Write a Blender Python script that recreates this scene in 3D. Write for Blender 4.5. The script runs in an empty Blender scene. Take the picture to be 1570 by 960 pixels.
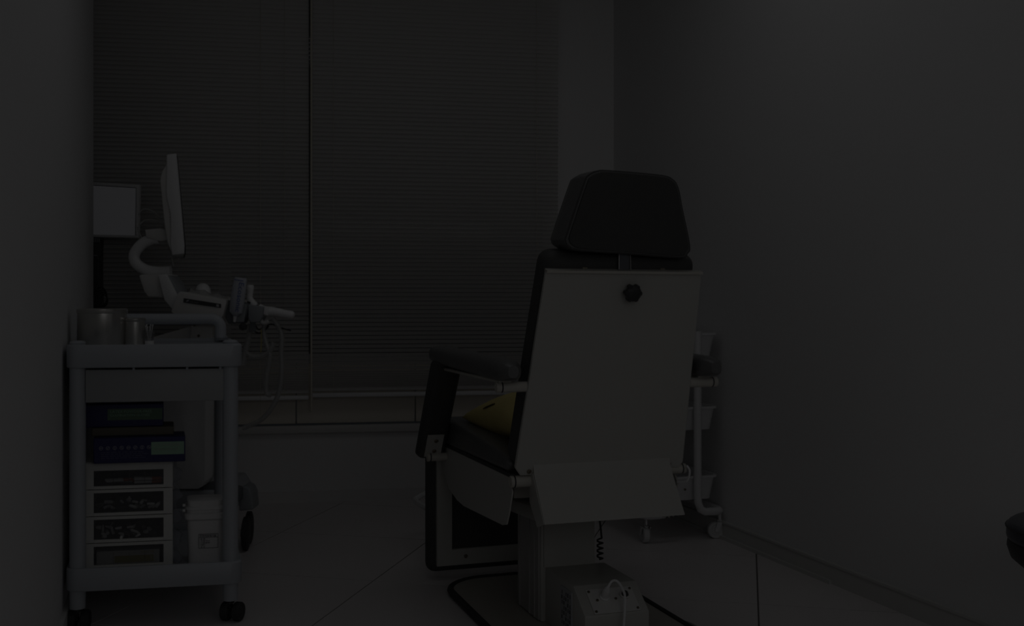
import bpy, bmesh, math, random
from mathutils import Vector, Matrix
random.seed(7)
C = bpy.context.scene.collection

# ---------------------------------------------------------------- camera, world, lights, exposure
CAMH = 0.85
cam_d = bpy.data.cameras.new('camera'); cam = bpy.data.objects.new('camera', cam_d); C.objects.link(cam)
cam.location = (0, 0, CAMH); cam.rotation_euler = (math.pi/2, 0, 0)
cam_d.sensor_width = 36; cam_d.lens = 36*1600/1570; cam_d.shift_y = -10/1570
cam_d.clip_start = 0.05
bpy.context.scene.camera = cam
w = bpy.data.worlds.new('world'); bpy.context.scene.world = w; w.use_nodes = True
w.node_tree.nodes['Background'].inputs[0].default_value = (0.5, 0.55, 0.6, 1)
w.node_tree.nodes['Background'].inputs[1].default_value = 0.3
def area(name, loc, rot, sx, sy, power, col=(0.985, 0.985, 1.0)):
    d = bpy.data.lights.new(name, 'AREA'); d.shape = 'RECTANGLE'; d.size = sx; d.size_y = sy
    d.energy = power; d.color = col
    o = bpy.data.objects.new(name, d); C.objects.link(o); o.location = loc; o.rotation_euler = rot
    return o
RY = math.radians(18.4)
FD = Vector((-0.3162, 0.9487, 0)); RD = Vector((0.9487, 0.3162, 0))
def F(f, r, z): return FD*f + RD*r + Vector((0, 0, z))       # room / chair frame
area('ceiling_panel_light', (-0.02, 2.85, 2.46), (0, 0, RY), 1.5, 0.7, 23)
area('ceiling_panel_light', (0.72, 1.0, 2.46), (0, 0, RY), 1.2, 0.6, 4)
area('rear_fill_light', F(-1.25, 0.62, 1.5), (math.radians(82), 0, RY*1.05), 1.6, 1.1, 68)  # added fill lamp behind the camera, brightens front faces; rear wall has no opening
vs = bpy.context.scene.view_settings
vs.view_transform = 'Standard'; vs.look = 'None'; vs.gamma = 1; vs.use_curve_mapping = False
vs.exposure = -5.75
bpy.context.scene.render.film_transparent = False

# ---------------------------------------------------------------- frames
def P(px, py, d):                       # pixel + distance -> point
    return Vector(((px-785)/1600*d, d, CAMH-(py-470)/1600*d))
T0 = Vector((-1.156, 2.70, 0)); TU = Vector((0.979, 0.202, 0)); 
def T(u, v, z): return T0 + TU*u + FD*v + Vector((0, 0, z))  # trolley frame
W0 = Vector((-1.1156, 4.496, 0)); WT = Vector((0.985, 0.172, 0)); WN = Vector((0.172, -0.985, 0))
def Wl(t, n, z): return W0 + WT*t + WN*n + Vector((0, 0, z)) # window wall frame, n into the room

# ---------------------------------------------------------------- materials
def mat(name, col, rough=0.5, metal=0.0, var=0.04, nscale=8, bump=0.0, bscale=60, spec=0.5, alpha=1.0, emit=None, trans=0.0):
    m = bpy.data.materials.new(name); m.use_nodes = True
    nt = m.node_tree; b = nt.nodes['Principled BSDF']
    tc = nt.nodes.new('ShaderNodeTexCoord')
    n = nt.nodes.new('ShaderNodeTexNoise'); n.inputs['Scale'].default_value = nscale; n.inputs['Detail'].default_value = 3
    nt.links.new(tc.outputs['Object'], n.inputs['Vector'])
    mx = nt.nodes.new('ShaderNodeMix'); mx.data_type = 'RGBA'
    nt.links.new(n.outputs['Fac'], mx.inputs[0])
    mx.inputs[6].default_value = (*[min(1, c*(1-var)) for c in col], 1)
    mx.inputs[7].default_value = (*[min(1, c*(1+var)) for c in col], 1)
    nt.links.new(mx.outputs[2], b.inputs['Base Color'])
    b.inputs['Roughness'].default_value = rough; b.inputs['Metallic'].default_value = metal
    b.inputs['Specular IOR Level'].default_value = spec
    b.inputs['Alpha'].default_value = alpha; b.inputs['Transmission Weight'].default_value = trans
    if emit:
        b.inputs['Emission Color'].default_value = (*emit[0], 1); b.inputs['Emission Strength'].default_value = emit[1]
    if bump:
        n2 = nt.nodes.new('ShaderNodeTexNoise'); n2.inputs['Scale'].default_value = bscale; n2.inputs['Detail'].default_value = 4
        nt.links.new(tc.outputs['Object'], n2.inputs['Vector'])
        bp = nt.nodes.new('ShaderNodeBump'); bp.inputs['Strength'].default_value = bump; bp.inputs['Distance'].default_value = 0.004
        nt.links.new(n2.outputs['Fac'], bp.inputs['Height']); nt.links.new(bp.outputs['Normal'], b.inputs['Normal'])
    return m
M = dict(
    wall=mat('wall_paint', (.80, .80, .80), .75, var=.015, nscale=2, bump=.08, bscale=90, spec=.2),
    wallb=mat('window_wall_paint', (.80, .795, .79), .75, var=.015, nscale=2, bump=.08, bscale=90, spec=.2),
    ceil=mat('ceiling_paint', (.78, .78, .77), .8, var=.01),
    tile=mat('floor_tile_ceramic', (.80, .765, .76), .36, var=.035, nscale=3, spec=.45),
    grout=mat('tile_grout', (.16, .15, .14), .9, var=.1, nscale=30),
    baseb=mat('baseboard_back_vinyl', (.74, .73, .72), .55, var=.03, nscale=5),
    shaded_green=mat('shaded_green_label', (.13, .21, .14), .5),  # green label darkened for the upper glove box, its shade put into the colour
    base=mat('baseboard_vinyl', (.66, .66, .64), .55, var=.03, nscale=5),
    sill=mat('sill_board', (.66, .65, .63), .45, var=.03),
    panel=mat('warm_board', (.80, .75, .66), .5, var=.04, nscale=4),
    alu=mat('window_aluminium', (.5, .5, .5), .4, metal=.6),
    glass=mat('window_glass', (.05, .055, .06), .05, var=0, spec=.6),
    slat=mat('blind_slat', (.86, .85, .83), .45, var=.02, nscale=4),
    rail=mat('blind_rail', (.80, .80, .81), .4),
    cord=mat('blind_cord', (.72, .68, .58), .7),
    leather=mat('black_leather', (.135, .135, .135), .40, var=.08, nscale=12, bump=.15, bscale=160, spec=1.0),
    leathers=mat('black_leather_back', (.085, .085, .083), .62, var=.05, nscale=12, bump=.1, bscale=160, spec=.3),
    dark=mat('black_plastic', (.055, .055, .057), .5, var=.05),
    rubber=mat('black_rubber', (.045, .045, .045), .6),
    beige=mat('beige_painted_steel', (.56, .555, .52), .42, var=.02, nscale=3, bump=.03, bscale=200),
    beige2=mat('beige_tube_steel', (.62, .60, .54), .35, var=.02),
    ridge=mat('column_extrusion', (.50, .49, .48), .35, metal=.25, var=.02),
    plate=mat('base_plate_steel', (.50, .475, .43), .45, var=.05, nscale=5),
    screw=mat('screw_metal', (.25, .22, .17), .35, metal=.7),
    chrome=mat('chrome', (.75, .75, .75), .15, metal=1),
    label=mat('grey_label', (.50, .51, .53), .5),
    ink=mat('dark_ink', (.10, .10, .11), .6),
    yellow=mat('yellow_cushion_fabric', (.66, .56, .24), .85, var=.06, nscale=12, bump=.2, bscale=120, spec=.1),
    stitch=mat('dark_stitch', (.07, .05, .03), .8),
    trol=mat('trolley_plastic', (.50, .525, .56), .42, var=.015, nscale=4),
    trold=mat('trolley_drawer_plastic', (.44, .45, .455), .45, var=.015, nscale=4),
    unit=mat('drawer_unit_plastic', (.74, .74, .71), .45, var=.02),
    clear=mat('clear_plastic', (.30, .30, .31), .12, alpha=.22, var=0, spec=.6),
    navy=mat('navy_carton', (.035, .035, .13), .5, var=.06),
    green=mat('green_label', (.33, .52, .38), .5, var=.03),
    palegreen=mat('pale_green_print', (.46, .52, .46), .5),
    icon=mat('grey_print', (.40, .40, .44), .5),
    print2=mat('faint_blue_print', (.14, .15, .24), .5),
    olive=mat('brown_carton', (.17, .155, .12), .6, var=.1),
    steel=mat('brushed_steel', (.62, .61, .58), .30, metal=.85, var=.06, nscale=10),
    white=mat('white_plastic', (.80, .80, .80), .38, var=.015),
    whitew=mat('warm_white_plastic', (.72, .71, .69), .4, var=.02),
    bucket=mat('white_bucket_plastic', (.76, .755, .75), .4, var=.02),
    usgrey=mat('blue_grey_plastic', (.34, .36, .375), .45, var=.03),
    usdark=mat('dark_grey_plastic', (.17, .18, .19), .5, var=.05),
    pale=mat('pale_grey_blue_plastic', (.55, .57, .60), .4, var=.02),
    sleeve=mat('clear_cable_sleeve', (.52, .52, .51), .3, alpha=.55, var=.1, nscale=40),
    cable=mat('grey_cable', (.45, .45, .44), .4),
    blackc=mat('black_cable', (.03, .03, .03), .5),
    ycord=mat('yellow_string', (.55, .47, .12), .7),
    blue=mat('blue_print', (.10, .14, .38), .5),
    bottle=mat('blue_white_bottle', (.50, .52, .57), .4, var=.03),
    orange=mat('orange_cap', (.55, .13, .05), .45),
    panelw=mat('bright_white_panel', (.88, .88, .88), .35, var=.01),
    screen=mat('white_screen', (.5, .5, .52), .3, emit=((.95, .95, 1.0), .55)),
    ybox=mat('mustard_print', (.38, .34, .12), .5),
    paper=mat('carton_white', (.55, .545, .52), .6),
    cart=mat('white_powder_coat', (.76, .76, .765), .45, var=.015),
    wheel=mat('pale_wheel', (.70, .70, .70), .45),
    bag=mat('clear_bag_film', (.50, .52, .58), .15, alpha=.35, var=.2, nscale=50),
    bagedge=mat('bag_fold', (.14, .15, .22), .4, alpha=.8),
)

# ---------------------------------------------------------------- mesh builder
ORIG = {}
def tag(o, label=None, cat=None, group=None, kind=None):
    if label: o['label'] = label
    if cat: o['category'] = cat
    if group: o['group'] = group
    if kind: o['kind'] = kind
    return o
def empty(name, loc, label, cat, group=None):
    o = bpy.data.objects.new(name, None); C.objects.link(o); o.location = loc; o.empty_display_size = .05
    ORIG[o.name] = Vector(loc)
    return tag(o, label, cat, group)
class MB:
    def __init__(s): s.bm = bmesh.new()
    def _bev(s, faces, bev, seg):
        if bev:
            es = {e for f in faces for e in f.edges}
            bmesh.ops.bevel(s.bm, geom=list(es), offset=bev, segments=seg, affect='EDGES', profile=.5, clamp_overlap=True)
    def hexa(s, c, bev=0, seg=2):       # 8 corners: bottom loop 0-3, top loop 4-7
        b2 = bmesh.new() if bev else s.bm
        v = [b2.verts.new(p) for p in c]
        for q in ((3, 2, 1, 0), (4, 5, 6, 7), (0, 1, 5, 4), (1, 2, 6, 5), (2, 3, 7, 6), (3, 0, 4, 7)):
            b2.faces.new([v[i] for i in q])
        if bev: s._merge(b2, bev, seg)
        return s
    def _merge(s, b2, bev, seg):
        bmesh.ops.recalc_face_normals(b2, faces=b2.faces[:])
        bmesh.ops.bevel(b2, geom=b2.edges[:], offset=bev, segments=seg, affect='EDGES', profile=.5, clamp_overlap=True)
        me = bpy.data.meshes.new('t'); b2.to_mesh(me); b2.free(); s.bm.from_mesh(me); bpy.data.meshes.remove(me)
    def box(s, fr, a0, a1, b0, b1, z0, z1, bev=0, seg=2):
        return s.hexa([fr(a0, b0, z0), fr(a1, b0, z0), fr(a1, b1, z0), fr(a0, b1, z0),
                       fr(a0, b0, z1), fr(a1, b0, z1), fr(a1, b1, z1), fr(a0, b1, z1)], bev, seg)
    def prism(s, pts, ext, bev=0, seg=2):
        b2 = bmesh.new() if bev else s.bm
        ext = Vector(ext); n = len(pts)
        a = [b2.verts.new(p) for p in pts]; b = [b2.verts.new(Vector(p)+ext) for p in pts]
        b2.faces.new(a[::-1]); b2.faces.new(b)
        for i in range(n): b2.faces.new((a[i], a[(i+1) % n], b[(i+1) % n], b[i]))
        if bev: s._merge(b2, bev, seg)
        return s
    def loft(s, rings, caps=True, closed=False):
        vs_ = [[s.bm.verts.new(p) for p in r] for r in rings]; n = len(rings[0]); k = len(rings)
        for i in range(k if closed else k-1):
            A, B = vs_[i], vs_[(i+1) % k]
            for j in range(n): s.bm.faces.new((A[j], A[(j+1) % n], B[(j+1) % n], B[j]))
        if caps and not closed: s.bm.faces.new(vs_[0][::-1]); s.bm.faces.new(vs_[-1])
        return s
    def tube(s, pts, rad, n=8, closed=False, flat=None):
        pts = [Vector(p) for p in pts]; k = len(pts); rings = []; up = None
        for i, p in enumerate(pts):
            a = pts[(i-1) % k] if (closed or i > 0) else p; b = pts[(i+1) % k] if (closed or i < k-1) else p
            d = (b-a).normalized()
            if up is None: up = Vector((0, 0, 1)) if abs(d.z) < .9 else Vector((1, 0, 0))
            x = up.cross(d).normalized(); y = d.cross(x).normalized(); up = y
            r = rad[i] if isinstance(rad, (list, tuple)) else rad
            ry = r*(flat or 1)
            rings.append([p + x*r*math.cos(2*math.pi*j/n) + y*ry*math.sin(2*math.pi*j/n) for j in range(n)])
        return s.loft(rings, closed=closed)
    def lathe(s, c, prof, axis=(0, 0, 1), n=28):
        c = Vector(c); ax = Vector(axis).normalized()
        x = ax.orthogonal().normalized(); y = ax.cross(x)
        return s.loft([[c + ax*h + (x*math.cos(2*math.pi*j/n) + y*math.sin(2*math.pi*j/n))*max(r, 1e-4) for j in range(n)] for r, h in prof])
    def build(s, name, m, parent=None, label=None, cat=None, group=None, kind=None, ang=38):
        bmesh.ops.recalc_face_normals(s.bm, faces=s.bm.faces[:])
        co = [v.co for v in s.bm.verts]
        mn = Vector([min(c[i] for c in co) for i in range(3)]); mx = Vector([max(c[i] for c in co) for i in range(3)])
        ctr = (mn+mx)/2; ctr.z = mn.z
        for v in s.bm.verts: v.co -= ctr
        me = bpy.data.meshes.new(name); s.bm.to_mesh(me); s.bm.free()
        me.materials.append(m if not isinstance(m, str) else M[m])
        me.polygons.foreach_set('use_smooth', [True]*len(me.polygons)); me.set_sharp_from_angle(angle=math.radians(ang))
        o = bpy.data.objects.new(name, me); C.objects.link(o)
        po = ORIG[parent.name] if parent else Vector((0, 0, 0))
        o.location = ctr-po; ORIG[o.name] = ctr.copy()
        if parent: o.parent = parent
        return tag(o, label, cat, group, kind)
def arc(c, r, a0, a1, n, ax, ay):
    return [Vector(c)+Vector(ax)*r*math.cos(a0+(a1-a0)*i/n)+Vector(ay)*r*math.sin(a0+(a1-a0)*i/n) for i in range(n+1)]
def smooth(pts, k=6, closed=False):     # Catmull-Rom
    pts = [Vector(p) for p in pts]; n = len(pts); out = []
    for i in range(n if closed else n-1):
        g = lambda j: pts[j % n] if closed else pts[max(0, min(n-1, j))]
        p0, p1, p2, p3 = g(i-1), g(i), g(i+1), g(i+2)
        for q in range(k):
            t = q/k
            out.append(.5*((2*p1)+(p2-p0)*t+(2*p0-5*p1+4*p2-p3)*t*t+(3*p1-p0-3*p2+p3)*t**3))
    if not closed: out.append(pts[-1])
    return out
def text(s, size, org, xd, yd, m, parent, name='lettering', wide=None, lab=None):
    cu = bpy.data.curves.new('t', 'FONT'); cu.body = s; cu.size = size; cu.extrude = 0.0003; cu.resolution_u = 2
    to = bpy.data.objects.new('t', cu); C.objects.link(to)
    me = bpy.data.meshes.new_from_object(to.evaluated_get(bpy.context.evaluated_depsgraph_get()))
    bpy.data.objects.remove(to)
    if not len(me.vertices): return None
    xd = Vector(xd).normalized(); yd = Vector(yd).normalized(); zd = xd.cross(yd)
    x0 = min(v.co.x for v in me.vertices); x1 = max(v.co.x for v in me.vertices)
    k = wide/(x1-x0) if wide else 1
    b = MB()
    for v in me.vertices: v.co = Vector(org)+xd*((v.co.x-x0)*k)+yd*v.co.y+zd*(v.co.z+.0005)
    b.bm.from_mesh(me); bpy.data.meshes.remove(me)
    return b.build(name, m, parent, lab)
def face(b, c, xd, yd, w_, h_, th=.0008):   # thin slab from corner c
    xd = Vector(xd).normalized(); yd = Vector(yd).normalized(); n = xd.cross(yd)*th; c = Vector(c)
    return b.prism([c, c+xd*w_, c+xd*w_+yd*h_, c+yd*h_], n)
def screw(c, axis, parent, r=.006, name='screw', m='screw'):
    return MB().lathe(c, [(r*.3, 0), (r, 0), (r, .0015), (r*.75, .003), (r*.3, .003), (r*.25, .0012), (0, .0012)], axis, 12).build(name, m, parent)

# ================================================================ SETTING
RW, LW, CEIL = 1.95, -.251, 2.5
corner = Wl(1.606, 0, 0)
MB().box(F, -1.4, 4.75, RW, RW+.1, 0, CEIL).build('wall_right', 'wall', kind='structure')
MB().box(F, -1.4, 4.195, LW-.1, LW, 0, CEIL).build('wall_left', 'wall', kind='structure')
MB().box(F, -1.5, -1.4, LW-.1, RW+.1, 0, CEIL).build('wall_rear', 'wall', kind='structure')
MB().box(F, 3.0, 4.6, -1.35, -1.25, 0, CEIL).build('wall_recess_side', 'wall', kind='structure')
MB().box(F, 3.0, 3.1, -1.25, LW-.1, 0, CEIL).build('wall_recess_front', 'wall', kind='structure')
# window wall: below the sill, right of the opening, above it
wb = MB()
wb.box(Wl, -1.9, 1.63, 0, -.12, 0, .303)
wb.box(Wl, 1.335, 1.63, 0, -.12, .303, CEIL)
wb.box(Wl, -1.9, 1.335, 0, -.12, 2.42, CEIL)
wb.box(Wl, -1.9, -1.6, 0, -.12, .303, 2.42)
wb.build('wall_back', 'wallb', kind='structure')
MB().box(F, -1.5, 5.2, -1.35, RW+.1, CEIL, CEIL+.08).build('ceiling', 'ceil', kind='structure')
fl = MB().box(F, -1.5, 5.2, -1.35, RW+.1, -.06, -.004).build('floor', 'grout', kind='structure')
# tiles, laid askew to the walls
G = Vector((.22, .9755, 0)); E = Vector((.9755, -.22, 0)); TS = .58
def clip(poly, fn):
    out = []
    for i in range(len(poly)):
        a, b = poly[i-1], poly[i]; da, db = fn(a), fn(b)
        if (da > 0) != (db > 0): out.append(a+(b-a)*(da/(da-db)))
        if db > 0: out.append(b)
    return out
nt_ = 0
for i in range(-8, 6):
    for j in range(-7, 6):
        e0, g0 = .03+i*TS, 3.64+j*TS; q = .0022
        poly = [E*a+G*b for a, b in ((e0+q, g0+q), (e0+TS-q, g0+q), (e0+TS-q, g0+TS-q), (e0+q, g0+TS-q))]
        for fn in (lambda p: RW-p.dot(RD), lambda p: p.dot(RD)+1.25, lambda p: p.dot(FD)+1.4, lambda p: (p-W0).dot(WN)):
            if poly: poly = clip(poly, fn)
        if len(poly) < 3: continue
        ar = abs(sum(poly[k-1].x*poly[k].y-poly[k].x*poly[k-1].y for k in range(len(poly))))/2
        if ar < .0002 or max(p.y for p in poly) < 1.2: continue
        MB().prism([p+Vector((0, 0, -.012)) for p in poly], (0, 0, .012)).build('tile', 'tile', fl, ang=20)
MB().box(F, -1.4, 4.72, RW-.012, RW, 0, .057).build('baseboard_right', 'base', kind='structure')
bl = MB().box(F, -1.4, 4.72, RW-.016, RW-.0, .057, .064).build('trim_1', 'base', kind='structure')
MB().box(F, 2.72, 3.78, RW-.022, RW-.012, 0, .012).build('trim_2', 'base', kind='structure')
MB().box(Wl, -1.6, 1.60, 0, .012, 0, .048).build('baseboard_back', 'baseb', kind='structure')
MB().box(F, -1.4, 4.195, LW, LW+.012, 0, .057).build('baseboard_left', 'base', kind='structure')
# window: sill, warm boards, frame, glass behind the blinds
win = MB().box(Wl, -1.6, 1.335, -.12, .0, .303, .308).box(Wl, -1.6, -1.55, -.12, -.06, .308, 2.42).box(Wl, 1.29, 1.335, -.12, -.06, .308, 2.42)\
    .box(Wl, -1.55, 1.29, -.12, -.06, 2.37, 2.42).box(Wl, -1.55, 1.29, -.11, -.07, .60, .64).box(Wl, -.15, -.10, -.11, -.07, .64, 2.37)\
    .build('window_1', 'alu', kind='structure')
MB().box(Wl, -1.62, 1.36, .0, .022, .301, .334, .003).build('trim_3', 'sill', kind='structure')
px_t = lambda px: ((W0.x-(px-785)/1600*W0.y)/((px-785)/1600*WT.y-WT.x))
edges = [-1.55, px_t(-60), px_t(160), px_t(454), px_t(637), px_t(800), 1.29]
for a, b_ in zip(edges, edges[1:]):
    MB().box(Wl, a+.0022, b_-.0022, -.045, -.012, .340, .60, .0015, 1).build('board', 'panel', win)
MB().box(Wl, -1.55, -.15, -.093, -.087, .64, 2.37).build('pane', 'glass', win)
MB().box(Wl, -.10, 1.29, -.093, -.087, .64, 2.37).build('pane', 'glass', win)

# venetian blinds
def blind(t0, t1, zb, label, lean=0):
    r = empty('venetian_blind', Wl((t0+t1)/2, .04, zb), label, 'blind')
    n0 = .040
    MB().box(Wl, t0, t1, n0-.014, n0+.014, zb, zb+.018, .004).build('bottom_rail', 'rail', r)
    MB().box(Wl, t0, t1, n0-.018, n0+.018, 2.36, 2.40, .003).build('head_rail', 'rail', r)
    L = t1-t0
    def slat_mesh():
        b = MB(); rings = []
        prof = []
        for k in range(5):
            s_ = -1+k/2; a = math.radians(40)
            y = s_*.0125; bow = .0022*(1-s_*s_)
            prof.append((y*math.cos(a)+bow*math.sin(a), -y*math.sin(a)+bow*math.cos(a)))
        pp = prof+[(n-.0004, z-.0004) for n, z in reversed(prof)]
        # upper edge leans to the room side so slats close
        rings = [[WT*x+WN*(-n)+Vector((0, 0, z)) for n, z in pp] for x in (-L/2, L/2)]
        return b.loft(rings)
    first = None; z = zb+.026; k = 0; zs = []
    for q in range(9): zs.append(z); z += .0052+q*.0007
    while z < 2.355: zs.append(z); z += .0188
    for z in zs:
        c = Wl((t0+t1)/2, n0, z)
        if first is None:
            first = slat_mesh().build('slat', 'slat', r); first.location = c-ORIG[r.name]
        else:
            o = first.copy(); C.objects.link(o); o.parent = r; o.location = c-ORIG[r.name]
    for tt in (t0+.10, t1-.10):
        MB().tube([Wl(tt, n0+.0145, zb+.01), Wl(tt, n0+.0145, 2.37)], .0007, 5).build('ladder_cord', 'cord', r)
    return r
bL = blind(-1.50, .2365, .449, 'left venetian blind, behind the ultrasound machine and the monitors')
bR = blind(.2425, 1.335, .458, 'right venetian blind, ending beside the treatment chair headrest')
MB().tube([Wl(.2475, .060, .40), Wl(.2475, .060, 2.36)], .0045, 8).build('tilt_wand', 'cord', bR)
tA = px_t(401)
MB().tube([Wl(tA, .06, .36), Wl(tA, .06, 2.36)], .0008, 5).build('pull_cord', 'cord', bL)

# ================================================================ TREATMENT CHAIR
ch = empty('treatment_chair', F(2.6, 1.02, 0), 'black leather and beige steel treatment chair seen from behind, in the middle of the room', 'chair')
CR = 1.027
# floor plate with black rubber edge
def rr(f0, f1, r0, r1, rad, z, n=7):
    pts = []
    for cf, cr, a0 in ((f1-rad, r1-rad, 0), (f0+rad, r1-rad, 90), (f0+rad, r0+rad, 180), (f1-rad, r0+rad, 270)):
        for i in range(n+1):
            a = math.radians(a0+90*i/n)
            pts.append(F(cf+rad*math.cos(a), cr+rad*math.sin(a), z))
    return pts
MB().prism(rr(2.05, 3.085, .80, 1.30, .13, .003), (0, 0, .012)).build('base_plate', 'plate', ch)
MB().tube(rr(2.05, 3.085, .80, 1.30, .13, .011), .0105, 8, closed=True).build('rubber_edge', 'rubber', ch)
# column
col = MB().box(F, 2.593, 2.775, .945, 1.10, .015, .43, .004).build('column', 'beige', ch)
MB().box(F, 2.60, 2.768, .9395, .9445, .02, .425).build('column_side', 'ridge', col)
for ff in (2.625, 2.665, 2.745): MB().box(F, ff, ff+.004, .9365, .9395, .02, .42).build('rib', 'ridge', col)
MB().box(F, 2.588, 2.592, .952, 1.094, .16, .41).build('front_cover', 'beige', col)
# power box
bx = MB().prism([F(2.592, .957, .015), F(2.592, .957, .16), F(2.395, .957, .16), F(2.318, .957, .105), F(2.318, .957, .015)], RD*.170, .003).build('power_box', 'beige', ch)
sd = (F(2.318, 0, .105)-F(2.395, 0, .16)).normalized()     # down the slope
nrm = RD.cross(-sd).normalized() 
if nrm.z < 0: nrm = -nrm
O = F(2.395, .957, .16)
def S(a, b_, n_=0): return O+RD*a+sd*b_+nrm*n_
MB().prism([S(.026, .018, .001), S(.148, .018, .001), S(.148, .092, .001), S(.026, .092, .001)], nrm*.002).build('socket_panel', 'whitew', bx)
for a, b_ in ((.032, .025), (.142, .025), (.032, .085), (.142, .085), (.046, .052), (.095, .052)): screw(S(a, b_, .003), nrm, bx, .0035)
MB().lathe(S(.067, .045, .003), [(.013, 0), (.013, .004), (.010, .006), (.010, .022), (.0085, .030), (.004, .038), (0, .038)], nrm, 18).build('plug', 'white', bx)
MB().lathe(S(.121, .045, .003), [(.013, 0), (.013, .005), (.0095, .006), (.0095, .002), (0, .002)], nrm, 18).build('socket', 'whitew', bx)
MB().lathe(S(.121, .045, .0055), [(.007, 0), (.008, .004), (.006, .010), (0, .012)], nrm, 14).build('socket_cap', 'dark', bx)
c0 = S(.067, .045, .038)
MB().tube(smooth([c0, S(.080, .033, .046), S(.094, .034, .046), S(.103, .055, .040), S(.100, .085, .032), F(2.275, 1.035, .06), F(2.24, 1.00, .0215), F(2.15, .98, .0205)]), .0032, 7).build('power_cord', 'white', ch, 'white power cord')
MB().box(F, 2.397, 2.474, .9535, .9565, .045, .143).build('rating_label', 'label', bx)
for k in range(5):
    ff = 2.404+k*.0135
    for q in range(7):
        if (k*3+q) % 5: MB().box(F, ff, ff+.0035+.003*((k+q) % 2), .9529, .9535, .05+q*.0125, .0595+q*.0125).build('label_print', 'ink', bx)
# coiled cable at column right, hanging
coil = [F(2.60+.006*math.cos(t*.9), 1.117+.008*math.sin(t*.9), .165+.0022*t*.9) for t in range(0, 30)]
MB().tube(coil, .0026, 6).build('coiled_cable', 'blackc', ch)
MB().tube(smooth([coil[-1], F(2.60, 1.118, .26), F(2.61, 1.113, .33), F(2.62, 1.105, .40)]), .003, 6).build('cable', 'blackc', ch)
MB().tube(smooth([F(2.36, 1.125, .02), P(988, 946, 2.84), P(1015, 947, 2.83), P(1040, 951, 2.82), P(1062, 958, 2.78), P(1085, 975, 2.68)]), .0035, 6).build('floor_cord', 'cable', ch)
# seat frame, linkage, seat
MB().box(F, 2.52, 3.05, .845, 1.20, .36, .425, .004).build('seat_frame', 'beige2', ch)
MB().hexa([F(2.76, .895, .288), F(2.46, .895, .306), F(2.46, .925, .306), F(2.76, .925, .288), F(2.76, .895, .320), F(2.46, .895, .342), F(2.46, .925, .342), F(2.76, .925, .320)], .002).build('link_arm', 'beige', ch)
MB().hexa([F(3.05, .80, .432), F(2.44, .80, .440), F(2.44, 1.25, .440), F(3.05, 1.25, .432), F(3.05, .80, .52), F(2.44, .80, .475), F(2.44, 1.25, .475), F(3.05, 1.25, .52)], .032, 5).build('seat', 'leather', ch)
MB().box(F, 2.42, 3.08, .802, 1.248, .425, .440, .003).build('seat_board', 'dark', ch)
def sidecover(r):
    return MB().prism([F(3.12, r, .428), F(2.43, r, .432), F(2.40, r, .40), F(2.425, r, .345), F(2.445, r, .312), F(2.475, r, .305), F(2.83, r, .288), F(2.90, r, .292), F(2.99, r, .31), F(3.12, r, .395)], RD*.004)
sidecover(.800).build('side_cover', 'beige', ch); sidecover(1.246).build('side_cover', 'beige', ch)
# backrest: tapered steel panel with black cushion before it
def B(a, h, n_=0):   # a: -1..1 across, h: 0..1 up, n_: metres towards the front
    hw = .2265+(.1990-.2265)*h
    return F(2.386-.151*h+n_*.957, CR+a*hw, .440+.494*h+n_*.29)
ctr_pts = [(-1, .04), (-.93, 0), (.96, 0), (1, .03), (1, 1), (-1, 1)]
MB().prism([B(a, h) for a, h in ctr_pts], (B(0, .5, .012)-B(0, .5)), .002, 1).build('back_panel', 'beige', ch)
MB().box(lambda a, h, n_: B(a, h, n_), -1, 1, .988, 1.0, -.006, .012).build('panel_lip', 'beige2', ch)
cush = MB()
cush.hexa([B(-1.0, .02, .014), B(.97, .02, .014), B(.97, .02, .095), B(-1.0, .02, .095), B(-1.0, 1.065, .014), B(.97, 1.065, .014), B(.97, 1.065, .095), B(-1.0, 1.065, .095)], .03, 5)
cush.build('backrest_cushion', 'leathers', ch)
bn = (B(0, .5, -1)-B(0, .5)).normalized()
for a in (-.78, 0, .80): screw(B(a*1.05-.02, .022, -.001), bn, ch, .006)
MB().lathe(B(.075, .905, 0), [(.006, 0), (.006, .010), (.017, .012), (.019, .018), (.019, .026), (.012, .030), (0, .030)], bn, 20).build('lock_knob', 'dark', ch)
for k in range(6):
    a = k*math.pi/3; cc = B(.075, .905, 0)+bn*.011
    ux = RD; uy = bn.cross(RD)
    MB().lathe(cc+(ux*math.cos(a)+uy*math.sin(a))*.016, [(.006, 0), (.0065, .004), (.0065, .014), (.004, .017), (0, .017)], bn, 10).build('knob_lobe', 'dark', ch)
# bottom flap
fl0, fl1 = (2.380, .452), (2.300, .338)
fb = MB().prism([F(fl0[0]-.002, .847, .468), F(fl0[0]+.004, .847, .468), F(fl0[0]+.004, .847, .446), F(fl1[0]+.004, .847, fl1[1]), F(fl1[0]-.002, .847, fl1[1]), F(fl0[0]-.008, .847, .444)], RD*.366)
fb.build('rear_flap', 'beige', ch)
MB().prism([F(fl0[0], .845, .446), F(fl1[0], .845, fl1[1]), F(2.345, .845, .322), F(2.40, .845, .372), F(2.40, .845, .446)], RD*.003).build('flap_side', 'beige', ch)
MB().prism([F(fl0[0], 1.212, .446), F(fl1[0], 1.212, fl1[1]), F(2.33, 1.212, .33), F(2.40, 1.212, .40), F(2.40, 1.212, .446)], RD*.003).build('flap_side', 'beige', ch)
for k in range(4):
    MB().prism([F(2.306+k*.006, 1.155+k*.015, .337), F(2.306+k*.006, 1.168+k*.015, .337), F(2.315+k*.006, 1.168+k*.015, .328)], (0, 0, .002)).build('flap_tab', 'beige', ch)
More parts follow.
